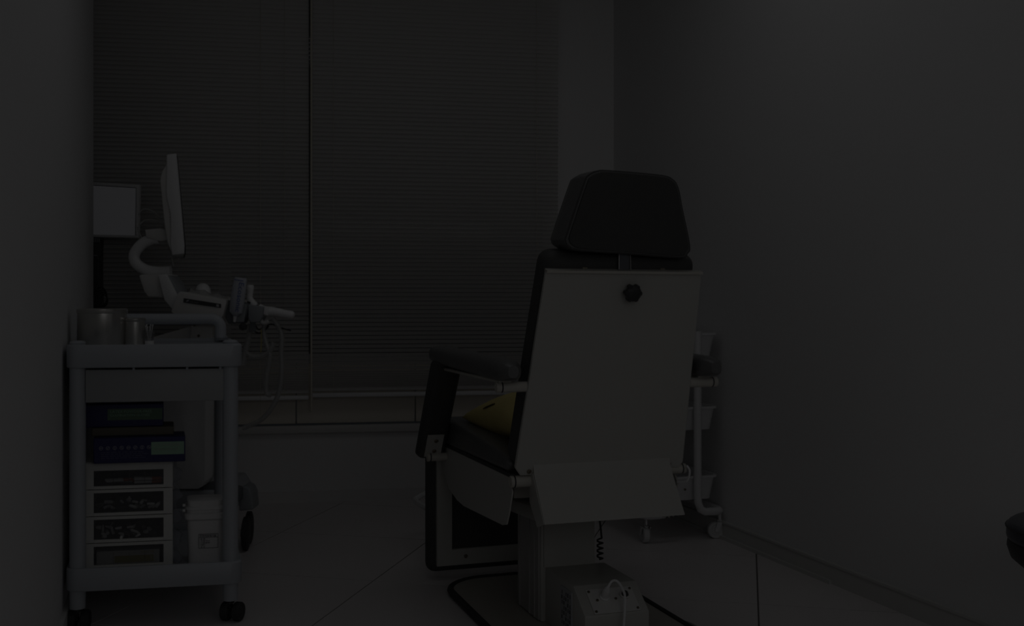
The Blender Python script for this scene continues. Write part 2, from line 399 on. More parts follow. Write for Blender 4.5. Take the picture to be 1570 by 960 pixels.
# pivots
def pivot(f, r0, r1, z, rad=.0135, nm='pivot_tube'):
    t = MB().lathe(F(f, r0, z), [(0, 0), (rad*.5, 0), (rad*.55, .002), (rad*.8, .002), (rad*.85, 0), (rad, .001), (rad, abs(r1-r0)-.004), (rad*.9, abs(r1-r0)), (0, abs(r1-r0))], RD*(1 if r1 > r0 else -1), 20).build(nm, 'beige2', ch)
    MB().lathe(F(f, r0+(r1-r0)*.14, z), [(rad+.0004, 0), (rad+.0006, .0005), (rad+.0006, .003), (rad+.0004, .0035)], RD*(1 if r1 > r0 else -1), 20).build('ring', 'dark', t)
pivot(2.40, .795, .852, .425, .0145); pivot(2.40, 1.268, 1.205, .435, .0125)
pivot(2.335, .738, .826, .660, .0125); pivot(2.335, 1.322, 1.235, .660, .0125)
pivot(3.02, .740, .802, .402, .0125); pivot(3.02, 1.31, 1.25, .402, .0125)
MB().tube(smooth([F(2.38, 1.262, .445), F(2.375, 1.268, .43), F(2.38, 1.262, .405), F(2.40, 1.245, .40)]), .003, 6).build('pivot_clip', 'white', ch)
# armrests
def arm(r0, r1, sgn):
    rm = (r0+r1)/2
    prof = [(2.27, .012, .014), (2.285, .024, .021), (2.33, .034, .026), (2.42, .036, .027), (2.65, .037, .026), (2.85, .038, .026), (2.93, .036, .023), (2.95, .026, .016)]
    rings = []
    for f, hw, hh in prof:
        zc = .700+.012*(f-2.3)/.6
        rings.append([F(f, rm+hw*(abs(math.cos(a))**.7)*(1 if math.cos(a) > 0 else -1), zc+hh*(abs(math.sin(a))**.7)*(1 if math.sin(a) > 0 else -1)) for a in [2*math.pi*k/20 for k in range(20)]])
    ap = MB().loft(rings).build('armrest', 'leather', ch)
    post = MB().hexa([F(3.035, r0-.005, .395), F(3.10, r0-.005, .40), F(3.10, r1, .40), F(3.035, r1, .395),
                      F(2.815, r0-.002, .70), F(2.90, r0-.002, .70), F(2.90, r1, .70), F(2.815, r1, .70)], .016, 4).build('arm_support', 'leathers', ch)
    b0, b1 = F(3.033, 0, .395), F(2.813, 0, .70); d = (b1-b0).normalized(); n_ = RD.cross(d).normalized()
    if n_.y > 0: n_ = -n_
    MB().prism([b0+RD*(rm-.028)+d*.012, b0+RD*(rm+.022)+d*.012, b0+RD*(rm+.022)+d*.098, b0+RD*(rm-.028)+d*.098], n_*.004, .001, 1).build('mounting_plate', 'beige', post)
    for h in (.035, .075): screw(b0+RD*rm+d*h+n_*.004, n_, post, .0065)
    MB().tube([b0+RD*(rm+.026)+d*.01+n_*.001, b1+RD*(rm+.026)-d*.02+n_*.001], .0015, 6).build('piping', 'dark', post)
    MB().box(F, 2.33, 2.88, rm-.016, rm+.016, .670, .678, .002).build('arm_bracket', 'beige2', ap)
arm(.722, .798, 1); arm(1.246, 1.322, -1)
# headrest
Hc = lambda a, z, n_=0: F(2.222-.10*(z-.97)+n_, CR+a, z)
hp = [(-.122, .9775), (-.150, .985), (-.160, .998), (-.157, 1.018), (-.120, 1.132), (-.110, 1.150), (-.090, 1.160), (-.060, 1.163), (.07, 1.158), (.105, 1.150), (.122, 1.130), (.136, 1.080), (.160, .995), (.155, .975), (.135, .965), (0, .972)]
hp = [(p.x, p.y) for p in smooth([Vector((a, z, 0)) for a, z in hp], 4, closed=True)]
b = MB()
def hring(sc, n_, lift=0):
    return [Hc(a*sc, 1.066+(z-1.066)*sc+lift, n_) for a, z in hp]
b.loft([hring(.965, -.002), hring(.995, .004), hring(1.0, .012, .001), hring(1.0, .075, .004), hring(.97, .105, .006), hring(.86, .122, .006)])
hd = b.build('headrest', 'leather', ch, ang=50)
MB().loft([hring(.94, -.006), hring(.955, -.001)]).build('headrest_back', 'leathers', hd)
MB().tube(hring(.985, .002), .0022, 6, closed=True).build('piping', 'leathers', hd)
MB().box(F, 2.238, 2.242, CR-.017, CR+.010, .935, 1.0).build('headrest_bracket', mat('bracket_black_satin', (.13, .135, .15), .3, metal=.3), ch)
MB().tube([F(2.237, CR-.017, .999), F(2.234, CR-.019, .937), F(2.234, CR+.011, .936), F(2.237, CR+.011, .999)], .0011, 5).build('bracket_edge', 'ridge', ch)
for a in (-.10, .10): MB().box(F, 2.245, 2.262, CR+a-.006, CR+a+.006, .93, .941).build('latch', 'screw', ch)
# legrest
lg = MB()
f0, f1 = 3.14, 3.21
lg.hexa([F(f0+.006, .775, .022), F(f1, .775, .022), F(f1, 1.28, .022), F(f0+.006, 1.28, .022), F(f0+.006, .775, .47), F(f1, .775, .47), F(f1, 1.28, .47), F(f0+.006, 1.28, .47)], .028, 4)
lg.build('legrest_cushion', 'leathers', ch)
fr = MB()
fr.box(F, f0-.008, f0+.008, .80, .848, .046, .428).box(F, f0-.008, f0+.008, 1.20, 1.252, .046, .428)
fr.box(F, f0-.008, f0+.008, .848, 1.20, .046, .094).box(F, f0-.008, f0+.008, .848, 1.20, .40, .428)
fr.build('legrest_frame', 'beige', ch)
screw(F(f0-.009, .892, .072), -FD, ch, .006)
ft = [F(3.20, .86, .175), F(3.43, .86, .158), F(3.66, .86, .148), F(3.72, .875, .150), F(3.745, .93, .165), F(3.75, 1.03, .175), F(3.745, 1.13, .165), F(3.72, 1.185, .150), F(3.66, 1.20, .148), F(3.21, 1.20, .175)]
MB().tube(smooth(ft, 5), .010, 8).build('foot_bar', 'white', ch)

# cushion on the seat
cu = MB(); c = F(2.715, 1.035, .560)
def csurf(u, v, sgn, off=0):
    pu = 1-.10*(1-v*v)*(u*u); pv = 1-.10*(1-u*u)*(v*v); env = (1-u*u)*(1-v*v)
    t = (.078*sgn)*env**.45+.006*math.sin(u*7+v*4)*env
    return c+FD*(u*.245*pu)+RD*(v*.205*pv-off)+Vector((0, 0, t-.022*u*(1 if u > 0 else .0)-.012+off))
rings = []; n1 = 24
for i in range(n1+1):
    v = -1+2*i/n1; v = math.copysign(1-(1-abs(v))**1.5, v)
    rings.append([csurf((-1+2*j/n1)*sgn, v, sgn) for sgn in (1, -1) for j in range(n1+1)])
cu.loft(rings)
bmesh.ops.remove_doubles(cu.bm, verts=cu.bm.verts[:], dist=.0006)
pil = cu.build('cushion', 'yellow', None, 'yellow cushion with a dark stitched slit, leaning on the black seat of the treatment chair', 'cushion', ang=80)
st_ = [csurf(.40-.30*k/6, -.965+.06*k/6, 1, .0012) for k in range(7)]
MB().tube(st_, [.001, .002, .0026, .0022, .0022, .0026, .0012], 6).build('stitched_slit', 'stitch', pil)

# ================================================================ THREE-TIER CART
ct = empty('utility_cart', F(3.6, 1.79, 0), 'white three-tier rolling utility cart behind the chair beside the right wall', 'cart')
def open_basket(z0, z1):
    f0, f1, r0, r1 = 3.385, 3.80, 1.63, 1.925; b = MB()
    def ring(z, ins): return rr(f0+ins, f1-ins, r0+ins, r1-ins, .03, z, 4)
    R_ = [ring(z0, .016), ring(z1-.008, .004), ring(z1-.008, -.003), ring(z1, -.003), ring(z1, .006), ring(z0+.003, .019)]
    b.loft(R_)
    return b.build('basket', 'cart', ct)
for z0, z1 in ((.146, .234), (.400, .485), (.668, .753)):
    bk = open_basket(z0, z1)
    screw(F(3.392, 1.792, (z0+z1)/2-.004), -FD, bk, .0045)
for r in (1.722, 1.832):
    pts = [F(3.372, r, .76), F(3.372, r, .17)]
    s_ = 1 if r > 1.78 else -1
    pts += [F(3.372, r+s_*.002, .14), F(3.372, r+s_*.012, .115), F(3.372, r+s_*.030, .105), F(3.372, r+s_*.075, .104), F(3.38, r+s_*.092, .104), F(3.40, r+s_*.098, .104)]
    pts += [F(3.79, r+s_*.098, .104)]
    MB().tube(pts, .0145, 10).build('tube_frame', 'cart', ct)
    MB().tube([F(3.81, r, .12), F(3.81, r, .76)], .0135, 10).build('post', 'cart', ct)
def caster(root, c, h, wr, ww, fork_m, wheel_m, ang, twin=False, name='caster'):
    d = Vector((math.cos(ang), math.sin(ang), 0)); s_ = Vector((-d.y, d.x, 0)); c = Vector(c)
    k = MB()
    k.lathe(c+Vector((0, 0, wr*1.9)), [(.006, 0), (.006, h-wr*1.9)], (0, 0, 1), 10)
    k.lathe(c+Vector((0, 0, wr*2.0)), [(.010, 0), (.011, .004), (.007, .008), (0, .008)], (0, 0, 1), 12)
    off = d*wr*.5; wc = c+off+Vector((0, 0, wr))
    for q in ((-1, 1) if not twin else (0,)):
        m0 = s_*(ww/2+.004)*q
        k.prism([c+m0-d*.008+Vector((0, 0, wr*2.05)), c+m0+d*.012+Vector((0, 0, wr*2.05)), wc+m0+d*.007, wc+m0-Vector((0, 0, .006)), wc+m0-d*.007], s_*(.003 if not twin else ww*.3))
    f = k.build(name, fork_m, root)
    for q in ((-.5, .5) if twin else (0,)):
        w0 = wc+s_*(ww*q if twin else 0)
        hw = ww*.30 if twin else ww/2
        MB().lathe(w0-s_*hw, [(0, 0), (wr*.55, 0), (wr*.62, .002), (wr*.9, .0), (wr, .003), (wr, 2*hw-.003), (wr*.9, 2*hw), (wr*.62, 2*hw-.002), (wr*.55, 2*hw), (0, 2*hw)], s_, 22).build('wheel', wheel_m, f)
    return f
caster(ct, (.481, 3.74, 0), .10, .030, .022, 'chrome', 'wheel', math.radians(100))
caster(ct, (.762, 3.83, 0), .10, .030, .022, 'cart', 'wheel', math.radians(184))
caster(ct, (.355, 4.13, 0), .10, .026, .020, 'chrome', 'wheel', math.radians(150))
caster(ct, F(3.78, 1.90, 0), .10, .026, .020, 'chrome', 'wheel', math.radians(150))

# ================================================================ STOOL
sc_ = Vector((1.145, 2.02, 0))
st = empty('stool', sc_, 'round black padded stool, cut off by the right edge of the view', 'stool')
MB().lathe(sc_+Vector((0, 0, .388)), [(0, 0), (.166, 0), (.170, .004), (.171, .010), (.1705, .028), (.166, .034), (.160, .038), (.12, .041), (0, .042)], n=48).build('seat', mat('stool_vinyl', (.085, .09, .105), .35, var=.05, bump=.1, bscale=150), st)
MB().lathe(sc_+Vector((0, 0, .345)), [(0, -.022), (.100, -.022), (.140, -.012), (.163, .008), (.170, .030), (.169, .038), (.164, .043), (0, .043)], n=48).build('seat_shell', 'dark', st)
MB().tube([p for p in [sc_+Vector((.1715*math.cos(a), .1715*math.sin(a), .414)) for a in [2*math.pi*k/40 for k in range(40)]]], .0018, 6, closed=True).build('piping', 'dark', st)
MB().lathe(sc_+Vector((0, 0, .07)), [(.025, 0), (.025, .10), (.014, .11), (.014, .276), (0, .276)], n=16).build('gas_lift', 'chrome', st)
for k in range(5):
    a = k*2*math.pi/5+.3; d = Vector((math.cos(a), math.sin(a), 0))
    e = sc_+d*.20
    MB().hexa([sc_+Vector((-d.y*.018, d.x*.018, .07)), e+Vector((-d.y*.012, d.x*.012, .055)), e+Vector((d.y*.012, -d.x*.012, .055)), sc_+Vector((d.y*.018, -d.x*.018, .07)),
               sc_+Vector((-d.y*.018, d.x*.018, .105)), e+Vector((-d.y*.012, d.x*.012, .072)), e+Vector((d.y*.012, -d.x*.012, .072)), sc_+Vector((d.y*.018, -d.x*.018, .105))]).build('leg', 'chrome', st)
    caster(st, e, .058, .022, .020, 'dark', 'dark', a+1.2)

# ================================================================ TROLLEY
tr = empty('instrument_trolley', T(.22, .27, 0), 'pale grey-blue plastic two-shelf medical trolley at the left, holding cans and boxes', 'trolley')
TW, TD = .445, .55
def Tr(u0, u1, v0, v1, rad, z, n=5):
    pts = []
    for cu_, cv, a0 in ((u1-rad, v1-rad, 0), (u0+rad, v1-rad, 90), (u0+rad, v0+rad, 180), (u1-rad, v0+rad, 270)):
        for i in range(n+1):
            a = math.radians(a0+90*i/n); pts.append(T(cu_+rad*math.cos(a), cv+rad*math.sin(a), z))
    return pts
def tray(z0, z1, floor_z):
    R_ = [Tr(.002, TW-.002, .002, TD-.002, .030, z0), Tr(0, TW, 0, TD, .032, z0+.003), Tr(0, TW, 0, TD, .032, z1-.004), Tr(.003, TW-.003, .003, TD-.003, .030, z1),
          Tr(.010, TW-.010, .010, TD-.010, .026, z1), Tr(.013, TW-.013, .013, TD-.013, .024, z1-.005), Tr(.013, TW-.013, .013, TD-.013, .024, floor_z)]
    return MB().loft(R_)
tray(.690, .750, .738).build('top_tray', 'trol', tr)
tray(.109, .168, .150).build('bottom_tray', 'trol', tr)
for u, v in ((.028, .030), (TW-.030, .030), (.028, TD-.035), (TW-.030, TD-.035)):
    b = MB(); rr_ = .0205
    b.lathe(T(u, v, .150), [(rr_+.001, 0), (rr_, .02), (rr_, .542)], n=22)
    lgp = b.build('leg', 'trol', tr)
    MB().lathe(T(u, v, .745), [(rr_-.001, 0), (rr_-.001, .008), (rr_, .010), (rr_-.003, .013), (rr_*.55, .0155), (0, .016)], n=22).build('leg_cap', 'trol', lgp)
    MB().lathe(T(u, v, .058), [(rr_-.006, 0), (rr_-.001, .002), (rr_, .052)], n=22).build('leg_foot', 'trol', lgp)
    caster(tr, T(u, v, 0), .062, .0255, .034, 'rubber', 'rubber', math.radians(80 if u > .2 else 100), twin=True)
# drawer under top tray
d = MB().box(T, .048, .398, .020, .028, .598, .684, .002).build('drawer', 'trold', tr)
MB().box(T, .050, .396, .028, .45, .600, .680).build('drawer_body', 'trold', d)
for u in (.165, .30, .385): MB().box(T, u, u+.006, .014, .022, .681, .689).build('runner_clip', 'trol', d)
# push handle at the back
hz = .812
hpts = [T(.012, TD-.05, .752), T(.012, TD-.05, .785)] + [T(.012+.028*(1-math.cos(a)), TD-.05, .785+.026*math.sin(a)) for a in (.4, .8, 1.2, 1.57)] + \
       [T(.385-.0+.028*math.sin(a), TD-.05, .785+.026*math.cos(a)) for a in (0, .4, .8, 1.2, 1.57)] + [T(.413, TD-.05, .752)]
MB().tube(hpts, .0175, 12).build('push_handle', 'trol', tr)

# cans on the trolley
def can(name, c, r, h, lidh, lab):
    e = empty(name, c, lab, 'canister')
    MB().lathe(c, [(r*.96, 0), (r*.985, .003), (r*.985, h-lidh), (0, h-lidh)], n=40).build('body', 'steel', e)
    MB().lathe(c+Vector((0, 0, h-lidh)), [(r, 0), (r+.0012, .002), (r+.0012, lidh-.003), (r-.002, lidh-.0008), (r*.9, lidh), (0, lidh)], n=40).build('lid', 'steel', e)
can('steel_canister', T(.080, .205, .738), .066, .107, .0145, 'large brushed steel canister with lid, biggest of the cans on the trolley')
can('steel_canister', T(.166, .20, .738), .0285, .080, .011, 'smaller steel canister with lid, beside the large canister on the trolley')
gc = T(.205, .19, .738)
g = empty('swab_cup', gc, 'small clear cup holding cotton swabs, right of the smaller steel canister', 'cup')
MB().lathe(gc, [(.010, 0), (.0125, .045), (.0135, .045), (.011, .0)], n=20).build('cup', 'clear', g)
MB().lathe(gc, [(.0125, 0), (.0125, .016), (0, .016)], n=16).build('cup_base', 'white', g)
for k in range(7):
    a = k*.9; d = Vector((math.cos(a), math.sin(a), 0))
    MB().tube([gc+d*.003+Vector((0, 0, .017)), gc+d*.009+Vector((0, 0, .056-.003*(k % 3))), gc+d*.010+Vector((0, 0, .062-.003*(k % 3)))], [.001, .001, .0022], 6).build('swab', 'white', g)

# drawer unit
du = empty('drawer_unit', T(.155, .2, .15), 'four-drawer cream plastic storage unit with clear fronts on the lower trolley shelf', 'drawers')
u0, u1, v0, v1, z0, z1 = .0436, .267, .064, .34, .150, .435
MB().box(T, u0, u1, v0+.006, v1, z1-.008, z1, .003).box(T, u0, u0+.010, v0+.006, v1, z0, z1-.008).box(T, u1-.010, u1, v0+.006, v1, z0, z1-.008)\
    .box(T, u0+.01, u1-.01, v1-.008, v1, z0, z1-.008).box(T, u0+.01, u1-.01, v0+.006, v1-.008, z0, z0+.004).build('case', 'unit', du)
PZ = .0712
dep = v0
bars = []
for k in range(4):
    zt = .4325-.0*k-k*PZ*1.0; zb = max(z0+.003, zt-PZ+.002)
    b = MB()
    wl, wr_ = u0+.022, u1-.024
    wt, wbm = zt-(.020 if k == 0 else .008), zb+.008
    b.box(T, u0+.001, wl, v0, v0+.006, zb, zt).box(T, wr_, u1-.001, v0, v0+.006, zb, zt).box(T, wl, wr_, v0-.001, v0+.006, wt, zt).box(T, wl, wr_, v0-.001, v0+.006, zb, wbm)
    dr = b.build('drawer', 'unit', du)
    MB().box(T, wl, wr_, v0+.003, v0+.0045, wbm, wt).build('drawer_window', 'clear', dr)
    MB().box(T, wl-.008, wr_+.008, v0+.007, v1-.02, zb+.002, zb+.004).box(T, wl-.008, wr_+.008, v1-.022, v1-.02, zb+.004, wt).build('drawer_tray', 'dark', dr)
    for q in (.07, .11, .15):
        MB().box(T, u0+q, u0+q+.002, v0+.01, v0+.10, zb+.004, zb+.038).build('divider', 'clear', dr)
    zf = zb+.006
    rnd = random.Random(40+k)
    if k == 0:
        for q in range(9):
            uu = wl+.008+rnd.random()*.135; vv = v0+.015+rnd.random()*.06; a = rnd.uniform(-.35, .35); L = .075; zz = zf+.004+rnd.random()*.012
            d_ = (TU*math.cos(a)+FD*math.sin(a)); p0 = T(uu, vv, zz); 
            if uu+L > wr_: p0 = T(wr_-L, vv, zz)
            s = empty('syringe', p0, 'capped syringes lying in the top drawer of the storage unit', 'syringe', 'syringes in the top drawer')
            MB().tube([p0, p0+d_*L*.6], .0038, 8).build('barrel', 'white', s)
            MB().tube([p0+d_*L*.6, p0+d_*L*.62, p0+d_*L*.95], [.002, .0045, .0035], 8).build('cap', 'orange', s)
    elif k in (1, 2):
        for q in range(24):
            uu = wl+.006+rnd.random()*(wr_-wl-.020); vv = v0+.014+rnd.random()*.05; zz = zf+.004+rnd.random()*.026
            d_ = Vector((rnd.uniform(-1, 1), rnd.uniform(-.4, .4), rnd.uniform(-.5, .5))).normalized()
            p0 = T(uu, vv, zz); L = .012+rnd.random()*.012; r_ = rnd.uniform(.003, .0055)
            p1 = p0+d_*L
            p1.z = max(zf+.003, min(p1.z, wt-.004))
            o = MB().tube([p0, p0+(p1-p0)*.7, p1], [r_, r_*.95, r_*.5], 9).build('plastic_fitting', 'white' if q % 3 else 'clear', None,
                ['small white plastic fittings jumbled in the second drawer', 'small white plastic fittings jumbled in the third drawer'][k-1], 'fitting', ['fittings in the second drawer', 'fittings in the third drawer'][k-1])
    else:
        kb = MB().box(T, wl+.006, wr_-.010, v0+.012, v0+.10, zf, zf+.036, .001, 1).build('supply_box', 'paper', None, 'white and mustard cardboard box lying in the bottom drawer', 'box')
        face(fb_ := MB(), T(wl+.052, v0+.0112, zf+.004), TU, (0, 0, 1), .100, .018, .0006); fb_.build('mustard_band', 'ybox', kb)
        text('KOVAX', .010, T(wl+.152, v0+.0108, zf+.034), -TU, (0, 0, -1), M['ybox'], kb)
        text('1', .016, T(wl+.146, v0+.0100, zf+.019), -TU, (0, 0, -1), M['paper'], kb)

# glove boxes
def glove(u0, u1, v0, z0, z1, lab, gu, icons=True, gm='green'):
    o = MB().box(T, u0, u1, v0, v0+.12, z0, z1, .002, 1).build('glove_box', 'navy', None, lab, 'box')
    h = z1-z0; f_ = v0-.0002
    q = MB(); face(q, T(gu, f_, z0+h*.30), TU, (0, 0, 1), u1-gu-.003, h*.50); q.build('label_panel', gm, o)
    text('LATEX POWDER-FREE', .0100, T(gu+.007, f_-.0009, z0+h*.62), TU, (0, 0, 1), M['palegreen' if icons else 'green'], o, wide=(u1-gu)*.74)
    text('EXAMINATION GLOVES', .0090, T(gu+.007, f_-.0009, z0+h*.46), TU, (0, 0, 1), M['palegreen' if icons else 'green'], o, wide=(u1-gu)*.70)
    if icons:
        for k in range(8):
            cc = T(u0+.019+k*.0172, f_, z0+h*.60)
            pts = [cc+TU*.0045*math.cos(a)+Vector((0, 0, .0045*math.sin(a))) for a in [2*math.pi*i/14 for i in range(14)]]
            b = MB().tube(pts, .0007, 4, closed=True)
            a = k*.8; b.tube([cc-TU*.003*math.cos(a)-Vector((0, 0, .003*math.sin(a))), cc+TU*.003*math.cos(a)+Vector((0, 0, .003*math.sin(a)))], .0010, 4)
            b.build('symbol', 'icon', o)
        for r_ in range(4):
            b = MB(); x = u0+.019
            while x < gu-.02:
                L = random.uniform(.006, .02); face(b, T(x, f_, z0+h*(.42-.075*r_)), TU, (0, 0, 1), min(L, gu-.008-x), .0016, .0004); x += L+.003
            b.build('small_print', 'print2', o)
    return o
glove(.0667, .2986, .034, .4355, .503, 'navy glove box with green label and symbols, lower one on top of the storage unit', .212)
MB().box(T, .06, .27, .07, .20, .5035, .526, .002, 1).build('flat_carton', 'olive', None, 'flat dark brown carton between the two navy glove boxes', 'box')
glove(.040, .243, .075, .527, .588, 'shaded navy glove box directly under the trolley drawer, topmost of the pile', .10, False, 'shaded_green')

# sharps bucket
sb0 = T(.352, .112, .150)
sb = empty('sharps_bucket', sb0, 'white plastic medical waste bucket with a printed label on the lower trolley shelf', 'bucket')
def sq(cx, hw, hv, z, rad=.016, n=4):
    pts = []
    for su, sv, a0 in ((1, 1, 0), (-1, 1, 90), (-1, -1, 180), (1, -1, 270)):
        for i in range(n+1):
            a = math.radians(a0+90*i/n); pts.append(cx+TU*(su*(hw-rad)+rad*math.cos(a))+FD*(sv*(hv-rad)+rad*math.sin(a))+Vector((0, 0, z)))
    return pts
MB().loft([sq(sb0, .044, .044, 0), sq(sb0, .0475, .0475, .118), sq(sb0, .054, .054, .124), sq(sb0, .055, .055, .136), sq(sb0, .050, .050, .140)]).build('body', 'bucket', sb)
MB().loft([sq(sb0, .048, .048, .140), sq(sb0, .049, .049, .147), sq(sb0, .052, .052, .149), sq(sb0, .052, .052, .154), sq(sb0, .046, .046, .157), sq(sb0, .047, .047, .172), sq(sb0, .044, .044, .174)]).build('lid', 'bucket', sb)
for su in (-1, 1):
    for zz in (.146, .160): MB().lathe(sb0+TU*su*.052+FD*-.035+Vector((0, 0, zz)), [(.0042, 0), (.0042, .007), (0, .007)], TU*su, 10).build('hinge_lug', 'bucket', sb)
L0 = sb0+FD*-.0482-TU*.018+Vector((0, 0, .044))
wx, hx = .050, .038
b = MB()
for (x0, y0, x1, y1) in ((0, 0, wx, .0009), (0, hx, wx, hx+.0009), (0, 0, .0009, hx), (wx, 0, wx+.0009, hx+.0009), (0, hx-.009, wx, hx-.0082)):
    face(b, L0+TU*x0+Vector((0, 0, y0)), TU, (0, 0, 1), x1-x0, y1-y0, .0008)
b.build('label_frame', 'ink', sb)
text('위해의료폐기물', .0065, L0+TU*.003+Vector((0, 0, hx-.0068)), TU, (0, 0, 1), M['ink'], sb, wide=.043)
for k, s in enumerate(('종 류', '사용개시', '사용종료', '배출자', '성 상')):
    text(s, .0040, L0+TU*.005+Vector((0, 0, hx-.0145-.0052*k)), TU, (0, 0, 1), M['ink'], sb, wide=(.012 if len(s) < 4 else .024))
# crumpled clear bag between unit and bucket
b = MB(); rows = []
for i in range(26):
    z = .15+.285*i/25; off = .010+.009*math.sin(i*1.25)+.004*math.sin(i*2.9)
    rows.append([T(.270, .09, z), T(.270+off, .085, z+.003*math.sin(i)), T(.274+off, .095, z), T(.272, .14, z)])
b.loft(rows).build('plastic_bag', 'bag', None, 'crumpled clear plastic bag squeezed between the storage unit and the white bucket', 'bag', ang=20)

# ================================================================ DESKTOP MONITOR (behind the left wall's end)
mc = P(110, 330, 4.14)
mo = empty('computer_monitor', (mc.x-.02, 4.30, 0), 'white-framed monitor with a blank bright screen, poking out past the left wall', 'monitor')
md = 4.22
def MX(px, py, d_=0): return P(px, py, md)+Vector((0, d_, 0))
# monitor plane, slightly turned: right side a bit nearer top lower
tl, tr_, br, bl_ = P(60, 274, md), P(213, 283, md), P(211, 365, md), P(58, 362, md)
MB().prism([bl_, br, tr_, tl], (0, .03, 0), .004).build('bezel', 'white', mo)
tl, tr_, br, bl_ = P(66, 280, md-.002), P(208, 288.5, md-.002), P(207, 361, md-.002), P(64, 358, md-.002)
MB().prism([bl_, br, tr_, tl], (0, .001, 0)).build('screen', 'screen', mo)
MB().tube([P(207.6, 361, md-.001), P(208.6, 288, md-.001), P(66, 279.6, md-.001)], .0014, 5).build('screen_edge', 'dark', mo)
MB().prism([P(120, 364, md+.01), P(152, 364, md+.01), P(151, 420, md+.01), P(153, 474, md+.01), P(155, 560, md+.01), P(120, 560, md+.01)], (0, .05, 0), .003).build('stand', 'dark', mo)
fx = P(137, 560, md+.03)
MB().lathe((fx.x, fx.y, 0), [(.02, .012), (.02, fx.z+.0), (0, fx.z)], n=14).build('stand_pole', 'dark', mo)
MB().lathe((fx.x, fx.y, 0), [(.12, 0), (.12, .008), (.09, .014), (0, .014)], n=28).build('stand_base', 'dark', mo)
for k in range(4): MB().box(lambda a, b_, c_: P(a, c_, md+.004+b_), 142.5+k*2.9, 143.8+k*2.9, 0, .004, 371.5, 364.5).build('vent_stripe', 'icon', mo)
MB().box(lambda a, b_, c_: P(a, c_, md+.004+b_), 144, 149.5, 0, .004, 392.5, 391).build('button_mark', 'icon', mo)
# coiled black cables below it
b = MB()
for k in range(4):
    cx, cy = 154+k*1.6, 455+k*2; pts = [P(cx+ (10-k*1.2)*math.cos(a), cy+(15-2*k)*math.sin(a), md+.0+.004*k) for a in [2*math.pi*i/18 for i in range(18)]]
    b.tube(pts, .0022, 6, closed=True)
b.tube([P(156, 462, md), P(158, 475, md), P(160, 500, md)], .002, 6)
b.build('cable_coil', 'blackc', None, 'coil of thin black cable hanging beside the monitor stand', 'cable')

# ================================================================ ULTRASOUND MACHINE
us = empty('ultrasound_machine', (-1.10, 3.65, 0), 'white ultrasound machine with a swivel screen standing behind the trolley', 'ultrasound')
D = 3.55
# swivel display seen edge-on
ed = Vector((-.325, 1, 0)).normalized()
dsp = MB().prism([P(255.5, 237, D), P(270.5, 235, D), P(272.5, 246, D), P(283.5, 376, D), P(283, 389, D), P(264, 391, D), P(261.5, 375, D), P(262, 330, D), P(255, 300, D)], ed*.33, .003).build('display', 'white', us)
MB().prism([P(257, 250, D+.01), P(249, 262, D+.01), P(245.5, 276, D+.01), P(252.5, 345, D+.01), P(257, 372, D+.01), P(262, 384, D+.01), P(266, 388, D+.01), P(266, 300, D+.01)], ed*.29, .003).build('display_back', 'whitew', dsp)
MB().prism([P(271.3, 238, D-.002), P(272.6, 242, D-.002), P(284.8, 378, D-.002), P(284.6, 389, D-.002), P(283.4, 389, D-.002), P(283.4, 376, D-.002)], ed*.33).build('display_glass', 'dark', dsp)
for k in range(26):
    t = k/25; MB().lathe(P(256.2+7*t, 272+95*t, D+.0095), [(.0011, 0), (.0011, .001), (0, .001)], (0, -1, 0), 6).build('vent_hole', 'dark', dsp)
MB().prism([P(222, 352, D+.06), P(246, 350, D+.06), P(256, 353, D+.06), P(258, 368, D+.06), P(246, 370, D+.06), P(224, 364, D+.06)], (0, .08, 0), .003).build('display_mount', 'whitew', us)
MB().tube(smooth([P(244, 366, D+.08), P(232, 367, D+.08), P(217, 375, D+.08), P(206, 390, D+.08), P(209, 404, D+.08), P(224, 414, D+.08), P(242, 417, D+.08), P(262, 416, D+.08)]), .0155, 12, flat=1.25).build('swivel_arm', 'white', us)
MB().prism([P(213, 423, D+.05), P(216, 421, D+.05), P(244, 421, D+.05), P(256, 448, D+.05), P(256, 456, D+.05), P(227, 455, D+.05), P(221, 447, D+.05)], (0, .10, 0), .003).build('arm_base', 'whitew', us)
MB().prism([P(242, 421, D+.0), P(255, 420, D), P(274, 458, D), P(273, 480, D), P(266, 477, D), P(252, 460, D)], (0, .12, 0), .003).build('neck', 'white', us)
MB().prism([P(255.5, 421, D+.01), P(261, 424, D+.01), P(278, 450, D+.01), P(274, 456, D+.01)], (0, .10, 0), .002).build('neck_strip', 'usgrey', us)
for pts in ([(212, 330), (218, 322), (226, 321), (238, 326), (245, 334)], [(213, 346), (222, 338), (234, 337), (246, 341), (251, 347)], [(211, 348), (213, 356), (217, 364), (222, 372)], [(264, 388), (264, 398), (266, 408)]):
    MB().tube(smooth([P(x, y, D+.10) for x, y in pts]), .0027, 6).build('cable', 'cable', us)
